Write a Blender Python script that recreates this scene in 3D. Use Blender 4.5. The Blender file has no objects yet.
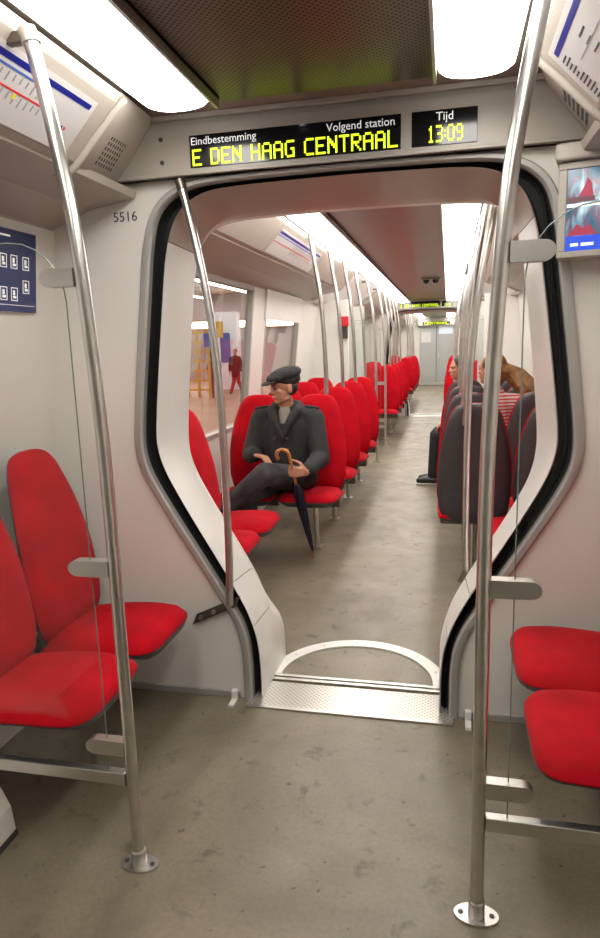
import bpy, bmesh, math, random
from mathutils import Vector, Matrix
random.seed(7)
S = bpy.context.scene
C = S.collection
# ------------------------------------------------------------------ camera
F_PX, CAM = 656.4, Vector((0.392, 0.0, 1.5))
yaw, pitch, roll = (math.radians(a) for a in (12.82, 10.71, 1.726))
fw = Vector((-math.sin(yaw)*math.cos(pitch), math.cos(yaw)*math.cos(pitch), -math.sin(pitch)))
rt = Vector((math.cos(yaw), math.sin(yaw), 0)); dn = fw.cross(rt)
r2 = rt*math.cos(roll) + dn*math.sin(roll); d2 = -rt*math.sin(roll) + dn*math.cos(roll)
cd = bpy.data.cameras.new('camera'); cam = bpy.data.objects.new('camera', cd); C.objects.link(cam)
cd.sensor_fit = 'VERTICAL'; cd.sensor_height = 36; cd.lens = F_PX*36/938; cd.clip_start = .02
cam.matrix_world = Matrix(((r2.x, -d2.x, -fw.x, CAM.x), (r2.y, -d2.y, -fw.y, CAM.y), (r2.z, -d2.z, -fw.z, CAM.z), (0, 0, 0, 1)))
S.camera = cam
# ------------------------------------------------------------------ world, exposure
W = bpy.data.worlds.new('station_air'); S.world = W; W.use_nodes = True
W.node_tree.nodes['Background'].inputs[0].default_value = (.55, .5, .48, 1)
W.node_tree.nodes['Background'].inputs[1].default_value = .12
S.view_settings.view_transform = 'Standard'; S.view_settings.look = 'None'
S.view_settings.gamma = 1; S.view_settings.use_curve_mapping = False; S.view_settings.exposure = 0.42
LAMP_NEAR, LAMP_FAR, LAMP_STATION = 11.0, 11.0, 22.0

# ------------------------------------------------------------------ materials
def mat(name, col, rough=.5, metal=0, var=0, scale=8, bump=0, bscale=60, sheen=0, emit=None, es=0, col2=None, coat=0, spec=.5):
    m = bpy.data.materials.new(name); m.use_nodes = True
    nt = m.node_tree; n = nt.nodes; l = nt.links; b = n['Principled BSDF']
    b.inputs['Base Color'].default_value = (*col, 1); b.inputs['Roughness'].default_value = rough
    b.inputs['Metallic'].default_value = metal; b.inputs['Specular IOR Level'].default_value = spec
    if sheen: b.inputs['Sheen Weight'].default_value = sheen; b.inputs['Sheen Roughness'].default_value = .4; b.inputs['Sheen Tint'].default_value = (1, .45, .5, 1)
    if coat: b.inputs['Coat Weight'].default_value = coat
    if emit: b.inputs['Emission Color'].default_value = (*emit, 1); b.inputs['Emission Strength'].default_value = es
    tc = n.new('ShaderNodeTexCoord')
    if var or col2:
        t = n.new('ShaderNodeTexNoise'); t.inputs['Scale'].default_value = scale; t.inputs['Detail'].default_value = 6
        l.new(tc.outputs['Object'], t.inputs['Vector'])
        r = n.new('ShaderNodeValToRGB'); r.color_ramp.elements[0].position = .33; r.color_ramp.elements[1].position = .67
        c2 = col2 or tuple(max(0, c*(1-var)) for c in col)
        r.color_ramp.elements[0].color = (*c2, 1); r.color_ramp.elements[1].color = (*col, 1)
        l.new(t.outputs['Fac'], r.inputs['Fac']); l.new(r.outputs['Color'], b.inputs['Base Color'])
    if bump:
        t2 = n.new('ShaderNodeTexNoise'); t2.inputs['Scale'].default_value = bscale; t2.inputs['Detail'].default_value = 3
        l.new(tc.outputs['Object'], t2.inputs['Vector'])
        bp = n.new('ShaderNodeBump'); bp.inputs['Strength'].default_value = bump; bp.inputs['Distance'].default_value = .004
        l.new(t2.outputs['Fac'], bp.inputs['Height']); l.new(bp.outputs['Normal'], b.inputs['Normal'])
    return m

def glassmat(name, tint, refl=.5):
    m = bpy.data.materials.new(name); m.use_nodes = True; nt = m.node_tree; n = nt.nodes; l = nt.links
    for x in list(n): n.remove(x)
    o = n.new('ShaderNodeOutputMaterial'); t = n.new('ShaderNodeBsdfTransparent'); g = n.new('ShaderNodeBsdfGlossy')
    t.inputs[0].default_value = (*tint, 1); g.inputs['Roughness'].default_value = .01
    lw = n.new('ShaderNodeLayerWeight'); lw.inputs['Blend'].default_value = .5      # same on both sides of the pane
    fr = n.new('ShaderNodeMath'); fr.operation = 'POWER'; fr.inputs[1].default_value = 4; l.new(lw.outputs['Facing'], fr.inputs[0])
    mu = n.new('ShaderNodeMath'); mu.operation = 'MULTIPLY_ADD'; mu.inputs[1].default_value = refl; mu.inputs[2].default_value = .025
    mx = n.new('ShaderNodeMixShader')
    l.new(fr.outputs[0], mu.inputs[0]); l.new(mu.outputs[0], mx.inputs[0]); l.new(t.outputs[0], mx.inputs[1]); l.new(g.outputs[0], mx.inputs[2]); l.new(mx.outputs[0], o.inputs[0])
    return m

def emat(name, col, s):
    m = bpy.data.materials.new(name); m.use_nodes = True; n = m.node_tree.nodes
    b = n['Principled BSDF']; b.inputs['Base Color'].default_value = (*[c*.8 for c in col], 1)
    b.inputs['Emission Color'].default_value = (*col, 1); b.inputs['Emission Strength'].default_value = s
    b.inputs['Roughness'].default_value = .4
    return m

M = {}
M['wall'] = mat('wall_laminate', (.74, .71, .66), .34, var=.05, scale=3, bump=.03, bscale=200)
M['white'] = mat('portal_white', (.80, .79, .76), .28, var=.04, scale=5)
M['cream'] = mat('cove_plastic', (.40, .362, .315), .38, var=.05, scale=4)
M['ceil'] = mat('ceiling_brown', (.25, .165, .14), .3, var=.12, scale=3)
M['steel'] = mat('brushed_steel', (.68, .66, .63), .28, 1, var=.12, scale=25)
M['alu'] = mat('aluminium', (.62, .60, .57), .36, 1, var=.08, scale=20)
M['trim'] = mat('silver_trim', (.40, .39, .37), .45, .25)
M['glassedge'] = mat('glass_edge', (.16, .20, .18), .2)
M['shadedlining'] = mat('portal_soffit_shade', (.42, .34, .29), .3, var=.06, scale=5)  # white lining overhead, its shade put into a brown base colour
M['rubber'] = mat('black_rubber', (.026, .028, .028), .42, bump=.2)
M['red'] = mat('red_plush', (.50, .0022, .011), .85, var=.28, scale=9, bump=.35, bscale=350, sheen=.08, spec=.12)
M['shell'] = mat('seat_shell_grey', (.055, .053, .058), .4, var=.15, scale=12)
M['dark'] = mat('dark_housing', (.05, .045, .042), .45)
M['darkmetal'] = mat('dark_bronze_metal', (.16, .135, .11), .35, .8)
M['black'] = mat('display_black', (.008, .008, .009), .12)
M['lamp_near'] = emat('lamp_diffuser_near', (1, .965, .90), LAMP_NEAR)
M['lamp_far'] = emat('lamp_diffuser_far', (1, .955, .89), LAMP_FAR)
M['lamp_st'] = emat('station_tube', (1, .92, .82), LAMP_STATION)
M['led'] = emat('led_yellow_green', (.72, .95, .02), 1.15)
M['txt'] = mat('white_print', (.85, .85, .85), .5, emit=(1, 1, 1), es=.25)
M['ink'] = mat('dark_print', (.045, .045, .06), .6)
M['inkgrey'] = mat('grey_print', (.28, .27, .28), .6)
M['navy'] = mat('blue_print', (.004, .012, .20), .35)
M['bluesign'] = mat('blue_sign_face', (.006, .022, .16), .14, var=.3, scale=6)
M['redprint'] = mat('red_print', (.65, .02, .03), .5)
M['yellowp'] = mat('yellow_print', (.7, .6, .05), .5)
M['paper'] = mat('map_paper', (.56, .55, .55), .3, var=.03, scale=6)
M['glass'] = glassmat('clear_glass', (.975, .982, .978), .6)
M['winglass'] = glassmat('window_glass', (.90, .87, .86), .6)
M['skin'] = mat('skin', (.46, .225, .14), .5, var=.04, scale=14)
M['coat'] = mat('charcoal_wool', (.019, .019, .020), .85, var=.3, scale=40, bump=.3, bscale=300)
M['denim'] = mat('dark_denim', (.062, .064, .070), .85, col2=(.014, .015, .018), scale=7, bump=.3, bscale=200)
M['tweed'] = mat('black_tweed', (.030, .031, .033), .9, col2=(.006, .006, .007), scale=60, bump=.5, bscale=160)
M['scarf'] = mat('grey_shirt', (.22, .19, .165), .9)
M['hairdark'] = mat('dark_hair', (.022, .014, .01), .55)
M['hairbrown'] = mat('brown_hair', (.30, .15, .05), .5, col2=(.11, .045, .015), scale=30)
M['navycloth'] = mat('navy_umbrella_cloth', (.006, .008, .030), .6, var=.3, scale=20)
M['wood'] = mat('honey_wood', (.55, .24, .06), .3, var=.3, scale=20)
M['trouser'] = mat('black_trousers', (.012, .013, .018), .8)
M['shoe'] = mat('black_leather', (.012, .012, .013), .3)
M['sole'] = mat('shoe_sole', (.5, .49, .47), .7)
M['eye'] = mat('eye_dark', (.02, .015, .012), .2)
M['lips'] = mat('lips', (.40, .15, .11), .5)
M['door'] = mat('grey_door', (.40, .41, .40), .4, var=.05, scale=4)
M['plat'] = mat('platform_tile', (.30, .20, .12), .5, var=.25, scale=.8)
M['statwall'] = mat('station_wall', (.56, .53, .60), .6, col2=(.42, .38, .42), scale=.25)
M['statbrown'] = mat('station_brown', (.28, .18, .11), .6, var=.3, scale=.5)
M['yellowwood'] = mat('yellow_timber', (.62, .42, .10), .5, var=.2, scale=3)
M['redcloth'] = mat('red_cloth', (.35, .03, .04), .8)
M['bluecloth'] = mat('blue_panel', (.05, .12, .42), .5)
M['skyblue'] = mat('pale_poster', (.70, .78, .9), .5)

def stripes(name, a, b, scale):
    m = mat(name, a, .8); nt = m.node_tree; n = nt.nodes; l = nt.links
    w = n.new('ShaderNodeTexWave'); w.bands_direction = 'Z'; w.inputs['Scale'].default_value = scale; w.inputs['Distortion'].default_value = 1
    tc = n.new('ShaderNodeTexCoord'); l.new(tc.outputs['Object'], w.inputs['Vector'])
    r = n.new('ShaderNodeValToRGB'); r.color_ramp.interpolation = 'CONSTANT'; r.color_ramp.elements[1].position = .5
    r.color_ramp.elements[0].color = (*a, 1); r.color_ramp.elements[1].color = (*b, 1)
    l.new(w.outputs['Fac'], r.inputs['Fac']); l.new(r.outputs['Color'], n['Principled BSDF'].inputs['Base Color'])
    return m
M['stripe'] = stripes('striped_knit', (.36, .02, .03), (.45, .36, .33), 13)

def floor_mat():
    m = mat('vinyl_floor', (.3, .27, .21), .42); nt = m.node_tree; n = nt.nodes; l = nt.links; b = n['Principled BSDF']
    tc = n.new('ShaderNodeTexCoord')
    def noise(s, d, det=6, rough=.6):
        t = n.new('ShaderNodeTexNoise'); t.inputs['Scale'].default_value = s; t.inputs['Detail'].default_value = det; t.inputs['Distortion'].default_value = d
        t.inputs['Roughness'].default_value = rough; l.new(tc.outputs['Object'], t.inputs['Vector']); return t
    def ramp(t, p0, c0, p1, c1):
        r = n.new('ShaderNodeValToRGB'); r.color_ramp.elements[0].position = p0; r.color_ramp.elements[1].position = p1
        r.color_ramp.elements[0].color = (*c0, 1); r.color_ramp.elements[1].color = (*c1, 1); l.new(t.outputs['Fac'], r.inputs['Fac']); return r
    def mult(a, bb, f=1.0):
        x = n.new('ShaderNodeMix'); x.data_type = 'RGBA'; x.blend_type = 'MULTIPLY'; x.inputs['Factor'].default_value = f
        l.new(a, x.inputs['A']); l.new(bb, x.inputs['B']); return x.outputs['Result']
    a = ramp(noise(1.6, .6), .3, (.135, .112, .074), .7, (.245, .208, .146))
    s = ramp(noise(9, .3, 4), .30, (.42, .40, .37), .40, (1, 1, 1))
    f = ramp(noise(70, 0, 3), .3, (.86, .86, .86), .7, (1.05, 1.05, 1.05))
    spot = ramp(noise(28, .2, 2), .27, (.35, .33, .31), .31, (1, 1, 1))
    c = mult(a.outputs['Color'], s.outputs['Color'], .75); c = mult(c, f.outputs['Color']); c = mult(c, spot.outputs['Color'], .8)
    l.new(c, b.inputs['Base Color'])
    rr = ramp(noise(5, .4), .3, (.34, .34, .34), .7, (.55, .55, .55)); l.new(rr.outputs['Color'], b.inputs['Roughness'])
    return m
M['floor'] = floor_mat()

def perf_mat(name, base, dot, pitch):
    m = mat(name, base, .3, .55); nt = m.node_tree; n = nt.nodes; l = nt.links; b = n['Principled BSDF']
    tc = n.new('ShaderNodeTexCoord'); mp = n.new('ShaderNodeMapping'); mp.inputs['Scale'].default_value = (1/pitch,)*3; mp.inputs['Rotation'].default_value = (0, 0, math.radians(45))
    l.new(tc.outputs['Object'], mp.inputs['Vector'])
    fr = n.new('ShaderNodeVectorMath'); fr.operation = 'FRACTION'; l.new(mp.outputs[0], fr.inputs[0])
    su = n.new('ShaderNodeVectorMath'); su.operation = 'SUBTRACT'; su.inputs[1].default_value = (.5, .5, 0); l.new(fr.outputs[0], su.inputs[0])
    sx = n.new('ShaderNodeVectorMath'); sx.operation = 'MULTIPLY'; sx.inputs[1].default_value = (1, 1, 0); l.new(su.outputs[0], sx.inputs[0])
    le = n.new('ShaderNodeVectorMath'); le.operation = 'LENGTH'; l.new(sx.outputs[0], le.inputs[0])
    lt = n.new('ShaderNodeMath'); lt.operation = 'LESS_THAN'; lt.inputs[1].default_value = .30; l.new(le.outputs['Value'], lt.inputs[0])
    mx = n.new('ShaderNodeMix'); mx.data_type = 'RGBA'; mx.inputs['A'].default_value = (*base, 1); mx.inputs['B'].default_value = (*dot, 1)
    l.new(lt.outputs[0], mx.inputs['Factor']); l.new(mx.outputs['Result'], b.inputs['Base Color'])
    return m
M['grille'] = perf_mat('perforated_ceiling', (.17, .14, .115), (.02, .018, .012), .014)
M['tread'] = perf_mat('tread_plate', (.62, .60, .55), (.36, .34, .30), .016)

# ------------------------------------------------------------------ mesh helpers
def obj(name, bm, m, parent=None, smooth=False, loc=None):
    me = bpy.data.meshes.new(name); bmesh.ops.recalc_face_normals(bm, faces=bm.faces[:]); bm.to_mesh(me); bm.free()
    me.materials.append(M[m] if isinstance(m, str) else m)
    if smooth:
        me.polygons.foreach_set('use_smooth', [True]*len(me.polygons)); me.update()
        if smooth != 'all': me.set_sharp_from_angle(angle=math.radians(40))
    o = bpy.data.objects.new(name, me); C.objects.link(o)
    if parent: o.parent = parent
    if loc: o.location = loc
    return o
def tag(o, label, cat, group=None):
    o['label'] = label; o['category'] = cat
    if group: o['group'] = group
    return o
def thing(name, label, cat, loc=(0, 0, 0), group=None, rz=0):
    o = bpy.data.objects.new(name, None); C.objects.link(o); o.location = loc; o.rotation_euler = (0, 0, rz); o.empty_display_size = .1
    return tag(o, label, cat, group)
def struct(o, label=None):
    o['kind'] = 'structure'
    if label: o['label'] = label
    return o
def copy_tree(o, parent=None):
    c = o.copy(); C.objects.link(c); c.parent = parent
    for ch in list(o.children): copy_tree(ch, c)
    return c
def B(): return bmesh.new()
def box(bm, x0, x1, y0, y1, z0, z1, bev=0, seg=2):
    vs = [bm.verts.new((x, y, z)) for x in (x0, x1) for y in (y0, y1) for z in (z0, z1)]
    fs = [bm.faces.new([vs[i] for i in q]) for q in ((0, 1, 3, 2), (4, 6, 7, 5), (0, 4, 5, 1), (2, 3, 7, 6), (0, 2, 6, 4), (1, 5, 7, 3))]
    if bev:
        es = list({e for f in fs for e in f.edges}); bmesh.ops.bevel(bm, geom=es, offset=bev, segments=seg, affect='EDGES', profile=.5)
    return bm
def bx(*a, **k): return box(B(), *a, **k)
def tube(bm, pts, rad, n=12, cap=True):
    pts = [Vector(p) for p in pts]; rads = rad if isinstance(rad, (list, tuple)) else [rad]*len(pts)
    rings = []; up = None
    for i, p in enumerate(pts):
        t = (pts[min(i+1, len(pts)-1)] - pts[max(i-1, 0)]).normalized()
        if up is None: up = Vector((0, 1, 0)) if abs(t.y) < .9 else Vector((1, 0, 0))
        a = (up - t*up.dot(t)).normalized(); up = a; b = t.cross(a)
        rings.append([bm.verts.new(p + (a*math.cos(2*math.pi*j/n) + b*math.sin(2*math.pi*j/n))*rads[i]) for j in range(n)])
    for r, s in zip(rings, rings[1:]):
        for j in range(n): bm.faces.new((r[j], r[(j+1) % n], s[(j+1) % n], s[j]))
    if cap: bm.faces.new(rings[0][::-1]); bm.faces.new(rings[-1])
    return bm
def cr(pts, k=6):
    pts = [Vector(p) for p in pts]; out = []
    for i in range(len(pts)-1):
        p0, p1, p2, p3 = pts[max(i-1, 0)], pts[i], pts[i+1], pts[min(i+2, len(pts)-1)]
        for j in range(k):
            t = j/k; out.append(.5*((2*p1) + (p2-p0)*t + (2*p0-5*p1+4*p2-p3)*t*t + (3*p1-p0-3*p2+p3)*t**3))
    return out + [pts[-1]]
def prism_y(bm, prof, y0, y1, prof2=None):
    a = [bm.verts.new((x, y0, z)) for x, z in prof]; b = [bm.verts.new((x, y1, z)) for x, z in (prof2 or prof)]; n = len(a)
    for i in range(n): bm.faces.new((a[i], a[(i+1) % n], b[(i+1) % n], b[i]))
    bm.faces.new(a[::-1]); bm.faces.new(b); return bm
def prism_z(bm, poly, z0, z1):
    a = [bm.verts.new((x, y, z0)) for x, y in poly]; b = [bm.verts.new((x, y, z1)) for x, y in poly]; n = len(a)
    for i in range(n): bm.faces.new((a[i], a[(i+1) % n], b[(i+1) % n], b[i]))
    bm.faces.new(a[::-1]); bm.faces.new(b); return bm
def cyl(bm, p0, p1, r, n=14): return tube(bm, [p0, p1], r, n)
def text(name, s, size, m, parent, mw, align='LEFT', ext=.0006):
    cu = bpy.data.curves.new(name, 'FONT'); cu.body = s; cu.size = size; cu.extrude = ext; cu.align_x = align; cu.resolution_u = 3
    t = bpy.data.objects.new('tmp_text', cu); C.objects.link(t); bpy.context.view_layer.update()
    me = bpy.data.meshes.new_from_object(t.evaluated_get(bpy.context.evaluated_depsgraph_get())); me.name = name
    bpy.data.objects.remove(t); bpy.data.curves.remove(cu)
    me.transform(mw); me.materials.clear(); me.materials.append(M[m])
    o = bpy.data.objects.new(name, me); C.objects.link(o); o.parent = parent; return o
def face_mw(origin, right, up):   # text frame: x=right, y=up
    r = Vector(right).normalized(); u = Vector(up).normalized(); nn = r.cross(u)
    return Matrix(((r.x, u.x, nn.x, origin[0]), (r.y, u.y, nn.y, origin[1]), (r.z, u.z, nn.z, origin[2]), (0, 0, 0, 1)))
def plate(bm, mw, x0, x1, y0, y1, t=.001):   # thin plate in a frame
    vs0 = len(bm.verts); b2 = bx(x0, x1, y0, y1, 0, t); me = bpy.data.meshes.new('t'); b2.to_mesh(me); b2.free(); me.transform(mw); bm.from_mesh(me); bpy.data.meshes.remove(me); return bm

# organic surfaces: union of capsules, voxel remeshed into one continuous skin
def capsule(bm, p0, p1, r0, r1=None, n=12):
    r1 = r0 if r1 is None else r1; p0, p1 = Vector(p0), Vector(p1); t = (p1-p0)
    L = t.length; t = t.normalized() if L > 1e-6 else Vector((0, 0, 1))
    pts, rr = [], []
    for k in range(5):
        a = math.pi/2*(1-k/4.0)*.98; pts.append(p0 - t*r0*math.sin(a)); rr.append(r0*math.cos(a))
    for k in range(5):
        a = math.pi/2*(k/4.0)*.98; pts.append(p1 + t*r1*math.sin(a)); rr.append(r1*math.cos(a))
    # drop coincident
    tube(bm, pts, rr, n)
def chain(bm, pts, rads, n=12):
    for (a, b, ra, rb) in zip(pts, pts[1:], rads, rads[1:]): capsule(bm, a, b, ra, rb, n)
def ell(bm, c, r, rot=None):
    mm = Matrix.Translation(Vector(c)) @ (rot.to_4x4() if rot else Matrix.Identity(4)) @ Matrix.Diagonal((*r, 1))
    bmesh.ops.create_uvsphere(bm, u_segments=20, v_segments=12, radius=1, matrix=mm)
def skin(name, bm, m, parent, vox=.008, it=4):
    me = bpy.data.meshes.new('tmp'); bmesh.ops.recalc_face_normals(bm, faces=bm.faces[:]); bm.to_mesh(me); bm.free()
    t = bpy.data.objects.new('tmp', me); C.objects.link(t)
    md = t.modifiers.new('r', 'REMESH'); md.mode = 'VOXEL'; md.voxel_size = vox
    if it: sm = t.modifiers.new('s', 'SMOOTH'); sm.iterations = it; sm.factor = .5
    bpy.context.view_layer.update()
    nm = bpy.data.meshes.new_from_object(t.evaluated_get(bpy.context.evaluated_depsgraph_get())); nm.name = name
    bpy.data.objects.remove(t); bpy.data.meshes.remove(me)
    nm.materials.clear(); nm.materials.append(M[m]); nm.polygons.foreach_set('use_smooth', [True]*len(nm.polygons))
    o = bpy.data.objects.new(name, nm); C.objects.link(o); o.parent = parent; return o

# ------------------------------------------------------------------ setting
Y0, YB, YE, DY = -2.4, 2.5, 23.2, 11.0      # rear of near car, bulkhead, end wall, pitch between gangways
def xw(z): return 1.28 if z <= .9 else 1.28 - (z-.9)*.109
struct(obj('floor', bx(-1.4, 1.4, Y0, YE+.1, -.06, 0), 'floor'))
def patch(bm, s, y0, y1, z0, z1, th=.05):
    zs = [z0] + ([.9] if z0 < .9 < z1 else []) + [z1]
    for a, b in zip(zs, zs[1:]):
        prism_y(bm, [(s*xw(a), a), (s*(xw(a)+th), a), (s*(xw(b)+th), b), (s*xw(b), b)], y0, y1)
def wall(name, s, y0, y1, holes, top=2.12):
    bm = B(); y = y0
    for (a, b, c, d) in holes:
        if a > y: patch(bm, s, y, a, 0, top)
        if c > 0: patch(bm, s, a, b, 0, c)
        if d < top: patch(bm, s, a, b, d, top)
        y = b
    if y < y1: patch(bm, s, y, y1, 0, top)
    return struct(obj(name, bm, 'wall'))
wall('wall_left', -1, Y0, 2.56, []); wall('wall_right', 1, Y0, 2.56, [])
WIN_L = [(3.35, 5.35, .84, 1.98), (5.75, 7.10, .93, 1.97), (8.42, 9.42, .12, 1.97), (10.2, 12.9, .93, 1.97)]
WIN_R = [(3.35, 4.35, .93, 1.98), (5.0, 7.10, .93, 1.97), (8.42, 9.42, .12, 1.97), (10.2, 12.9, .93, 1.97)]
WIN_2 = [(14.4, 16.8, .93, 1.97), (17.6, 18.8, .12, 1.97), (19.6, 22.4, .93, 1.97)]
wall('wall_left', -1, 2.86, 13.56, WIN_L); wall('wall_right', 1, 2.86, 13.56, WIN_R)
wall('wall_left', -1, 13.86, YE, WIN_2); wall('wall_right', 1, 13.86, YE, WIN_2)
wn = 0
for s, ws in ((-1, WIN_L+WIN_2), (1, WIN_R+WIN_2)):
    for (a, b, c, d) in ws:
        wn += 1; r = bpy.data.objects.new('window_%d' % wn, None); C.objects.link(r); struct(r)
        bm = B(); t = .035
        for (y0, y1, z0, z1) in ((a, b, c, c+t), (a, b, d-t, d), (a, a+t, c+t, d-t), (b-t, b, c+t, d-t)):
            prism_y(bm, [(s*(xw(z0)-.004), z0), (s*(xw(z0)+.055), z0), (s*(xw(z1)+.055), z1), (s*(xw(z1)-.004), z1)], y0, y1)
        obj('window_frame', bm, 'trim', r)
        bm = B(); ng = 1 if b-a < 1.5 else 2
        for k in range(ng):
            u0 = a+t+(b-a-2*t)*k/ng; u1 = a+t+(b-a-2*t)*(k+1)/ng
            bm = B(); prism_y(bm, [(s*(xw(c)+.03), c+t), (s*(xw(c)+.036), c+t), (s*(xw(d)+.036), d-t), (s*(xw(d)+.03), d-t)], u0, u1)
            obj('pane', bm, 'winglass', r)
struct(obj('wall_back', bx(-1.4, 1.4, Y0-.06, Y0, 0, 2.4), 'wall'))
# ceilings
struct(obj('ceiling', bx(-.8, .8, Y0, 2.47, 2.335, 2.375), 'ceil'))
struct(obj('ceiling', bx(-.85, .85, 2.8, 13.5, 2.29, 2.33), 'ceil'))
struct(obj('ceiling', bx(-.85, .85, 13.8, YE, 2.29, 2.33), 'ceil'))
tag(obj('ceiling_grille', bx(-.345, .345, Y0+.1, 2.24, 2.292, 2.312, bev=.004), 'grille'), 'dark perforated ceiling panel between the two near lamps', 'ceiling panel')

# ---- gangway portals
A = [(.445, 0), (.445, .2), (.462, .32), (.515, .43), (.802, .90), (.872, 1.05), (.868, 1.2), (.802, 1.69), (.776, 1.90), (.722, 2.045), (.605, 2.114), (.45, 2.128), (0, 2.132)]
Cc = [(.38, 0), (.38, .2), (.40, .32), (.455, .46), (.73, .93), (.788, 1.08), (.785, 1.2), (.722, 1.68), (.69, 1.89), (.64, 2.015), (.545, 2.078), (.42, 2.095), (0, 2.10)]
D = [(.37, 0), (.372, .2), (.39, .31), (.44, .45), (.69, .87), (.745, 1.03), (.74, 1.2), (.685, 1.68), (.658, 1.87), (.605, 1.98), (.51, 2.035), (.40, 2.048), (0, 2.052)]
def inset(P, d): return [(x - d*(1 if z < 2.0 else .5) if x > 0 else 0, z if z < 2 else z-d*.5) for x, z in P]
def chaikin(P, it=3):
    for _ in range(it):
        Q = [P[0]]
        for (a, b) in zip(P, P[1:]):
            Q += [(a[0]*.75+b[0]*.25, a[1]*.75+b[1]*.25), (a[0]*.25+b[0]*.75, a[1]*.25+b[1]*.75)]
        P = Q + [P[-1]]
    return P
def full(P):
    h = chaikin(P); return [(-x, z) for x, z in h] + [(x, z) for x, z in reversed(h)][1:]
def sweep(bm, rings):   # rings: list of (outline, y); open strip along the outline between successive rings
    vv = [[bm.verts.new((x, y, z)) for x, z in o] for o, y in rings]
    for r, s in zip(vv, vv[1:]):
        for i in range(len(r)-1): bm.faces.new((r[i], r[i+1], s[i+1], s[i]))
    return vv
def bulkhead(name, y0, y1, P, top=2.40):
    bm = B(); o = full(P)
    def side(z, x): return (math.copysign(xw(z)+.04, x), z)
    vv = []
    for y in (y0, y1):
        vv.append(([bm.verts.new((x, y, z)) for x, z in o], [bm.verts.new((side(z, x if abs(x) > 1e-6 else 1)[0] if abs(x) > 1e-6 else 0, y, z if abs(x) > .3 else 2.2)) for x, z in o]))
    n = len(o)
    for (a, b) in vv:
        for i in range(n-1):
            try: bm.faces.new((a[i], a[i+1], b[i+1], b[i]))
            except ValueError: pass
    for i in range(n-1): bm.faces.new((vv[0][0][i], vv[0][0][i+1], vv[1][0][i+1], vv[1][0][i]))
    box(bm, -1.33, 1.33, y0, y1, P[-1][1]-.02 + .02, top)
    return struct(obj(name, bm, 'wall'))
def portal(dy, tagtxt):
    r = thing('gangway_portal', tagtxt, 'gangway', (0, YB+dy, 0))
    a, ai, c, d = full(A), full(inset(A, .034)), full(Cc), full(D)
    dd = full([(x+(.0 if z < .3 else .07) if x > .45 or z < 1.9 else x, z) for x, z in D])
    # silver trim : rounded raised lip
    bm = B(); sweep(bm, [(full(inset(A, -.004)), .004), (full(inset(A, -.004)), -.016), (full(inset(A, .004)), -.022), (full(inset(A, .026)), -.022), (ai, -.014), (ai, .10)])
    obj('trim', bm, 'trim', r, smooth=True)
    bm = B(); sweep(bm, [(ai, .015), (full(inset(A, .042)), .055), (full(inset(A, .05)), .03), (full(inset(A, .056)), .06), (c, .045), (c, .02)])
    obj('gasket', bm, 'rubber', r, smooth=True)
    # white lining, split at its seams and where the painted soffit shade starts
    n = len(c); h = n//2
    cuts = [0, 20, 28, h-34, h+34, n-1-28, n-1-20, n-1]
    c2 = full(inset(Cc, .006))
    for k, (i0, i1) in enumerate(zip(cuts, cuts[1:])):
        bm = B(); e = 0
        def seg(o): return o[i0:i1+1]
        def shrink(o):     # leave a thin joint
            q = [Vector(p) for p in seg(o)]; q[0] = q[0]+(q[1]-q[0]).normalized()*.0015; q[-1] = q[-1]+(q[-2]-q[-1]).normalized()*.0015; return [(p.x, p.y) for p in q]
        vv = sweep(bm, [(shrink(c), .05), (shrink(c), .008), (shrink(c2), 0), (shrink(d), .25), (shrink(dd), .36)])
        obj('lining_panel', bm, 'shadedlining' if k == 3 else 'white', r, smooth=True)  # top panel carries the soffit shade as colour
    bm = B(); sweep(bm, [(full(inset(Cc, -.012)), .03), (full(inset(D, -.012)), .25)]); obj('lining_joint', bm, 'rubber', r)
    # floor: tread plate, sill and half-round plate
    bm = bx(-.43, .43, -.06, .145, 0, .006, bev=.002); obj('tread_plate', bm, 'tread', r)
    obj('tread_edge', bx(-.43, .43, -.075, -.055, 0, .008, bev=.002), 'alu', r)
    for yy in (.16, .192): obj('sill_bar', bx(-.375, .375, yy, yy+.02, 0, .012, bev=.003), 'alu', r)
    def arc(rx, ry, yc, n=28, a0=0, a1=180): return [(rx*math.cos(math.radians(a0+(a1-a0)*i/n)), yc+ry*math.sin(math.radians(a0+(a1-a0)*i/n))) for i in range(n+1)]
    o1, o2 = arc(.405, .40, .22), arc(.345, .335, .22)
    bm = B(); n2 = len(o1)
    lo = [[bm.verts.new((x, y, z)) for x, y in o] for o in (o1, o2) for z in (.0005, .007)]
    for q in range(n2-1):
        bm.faces.new((lo[1][q], lo[1][q+1], lo[3][q+1], lo[3][q])); bm.faces.new((lo[0][q], lo[0][q+1], lo[1][q+1], lo[1][q])); bm.faces.new((lo[2][q], lo[2][q+1], lo[3][q+1], lo[3][q]))
    ap = obj('arched_plate', bm, 'white', r)
    for q in range(3, n2-3, 4):
        x, y = (o1[q][0]+o2[q][0])/2, (o1[q][1]+o2[q][1])/2
        obj('screw', cyl(B(), (x, y, .006), (x, y, .0085), .007, 8), 'alu', ap)
    return r
portal(0, 'white-lined gangway portal with black rubber gasket and arched floor plate, nearest'); portal(DY, 'distant second gangway portal at the far end of the aisle')
for dy in (0, DY):
    bulkhead('wall_front', YB+dy, YB+dy+.05, A); bulkhead('wall_front', YB+dy+.36, YB+dy+.41, [(x+(0 if z < .3 else .07) if x > .45 or z < 1.9 else x, z) for x, z in D])
# baseboards on the bulkhead
for s in (-1, 1):
    struct(obj('baseboard_left' if s < 0 else 'baseboard_right', bx(*sorted((s*.47, s*1.27)), YB-.012, YB, 0, .03, bev=.003), 'trim'))

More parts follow.
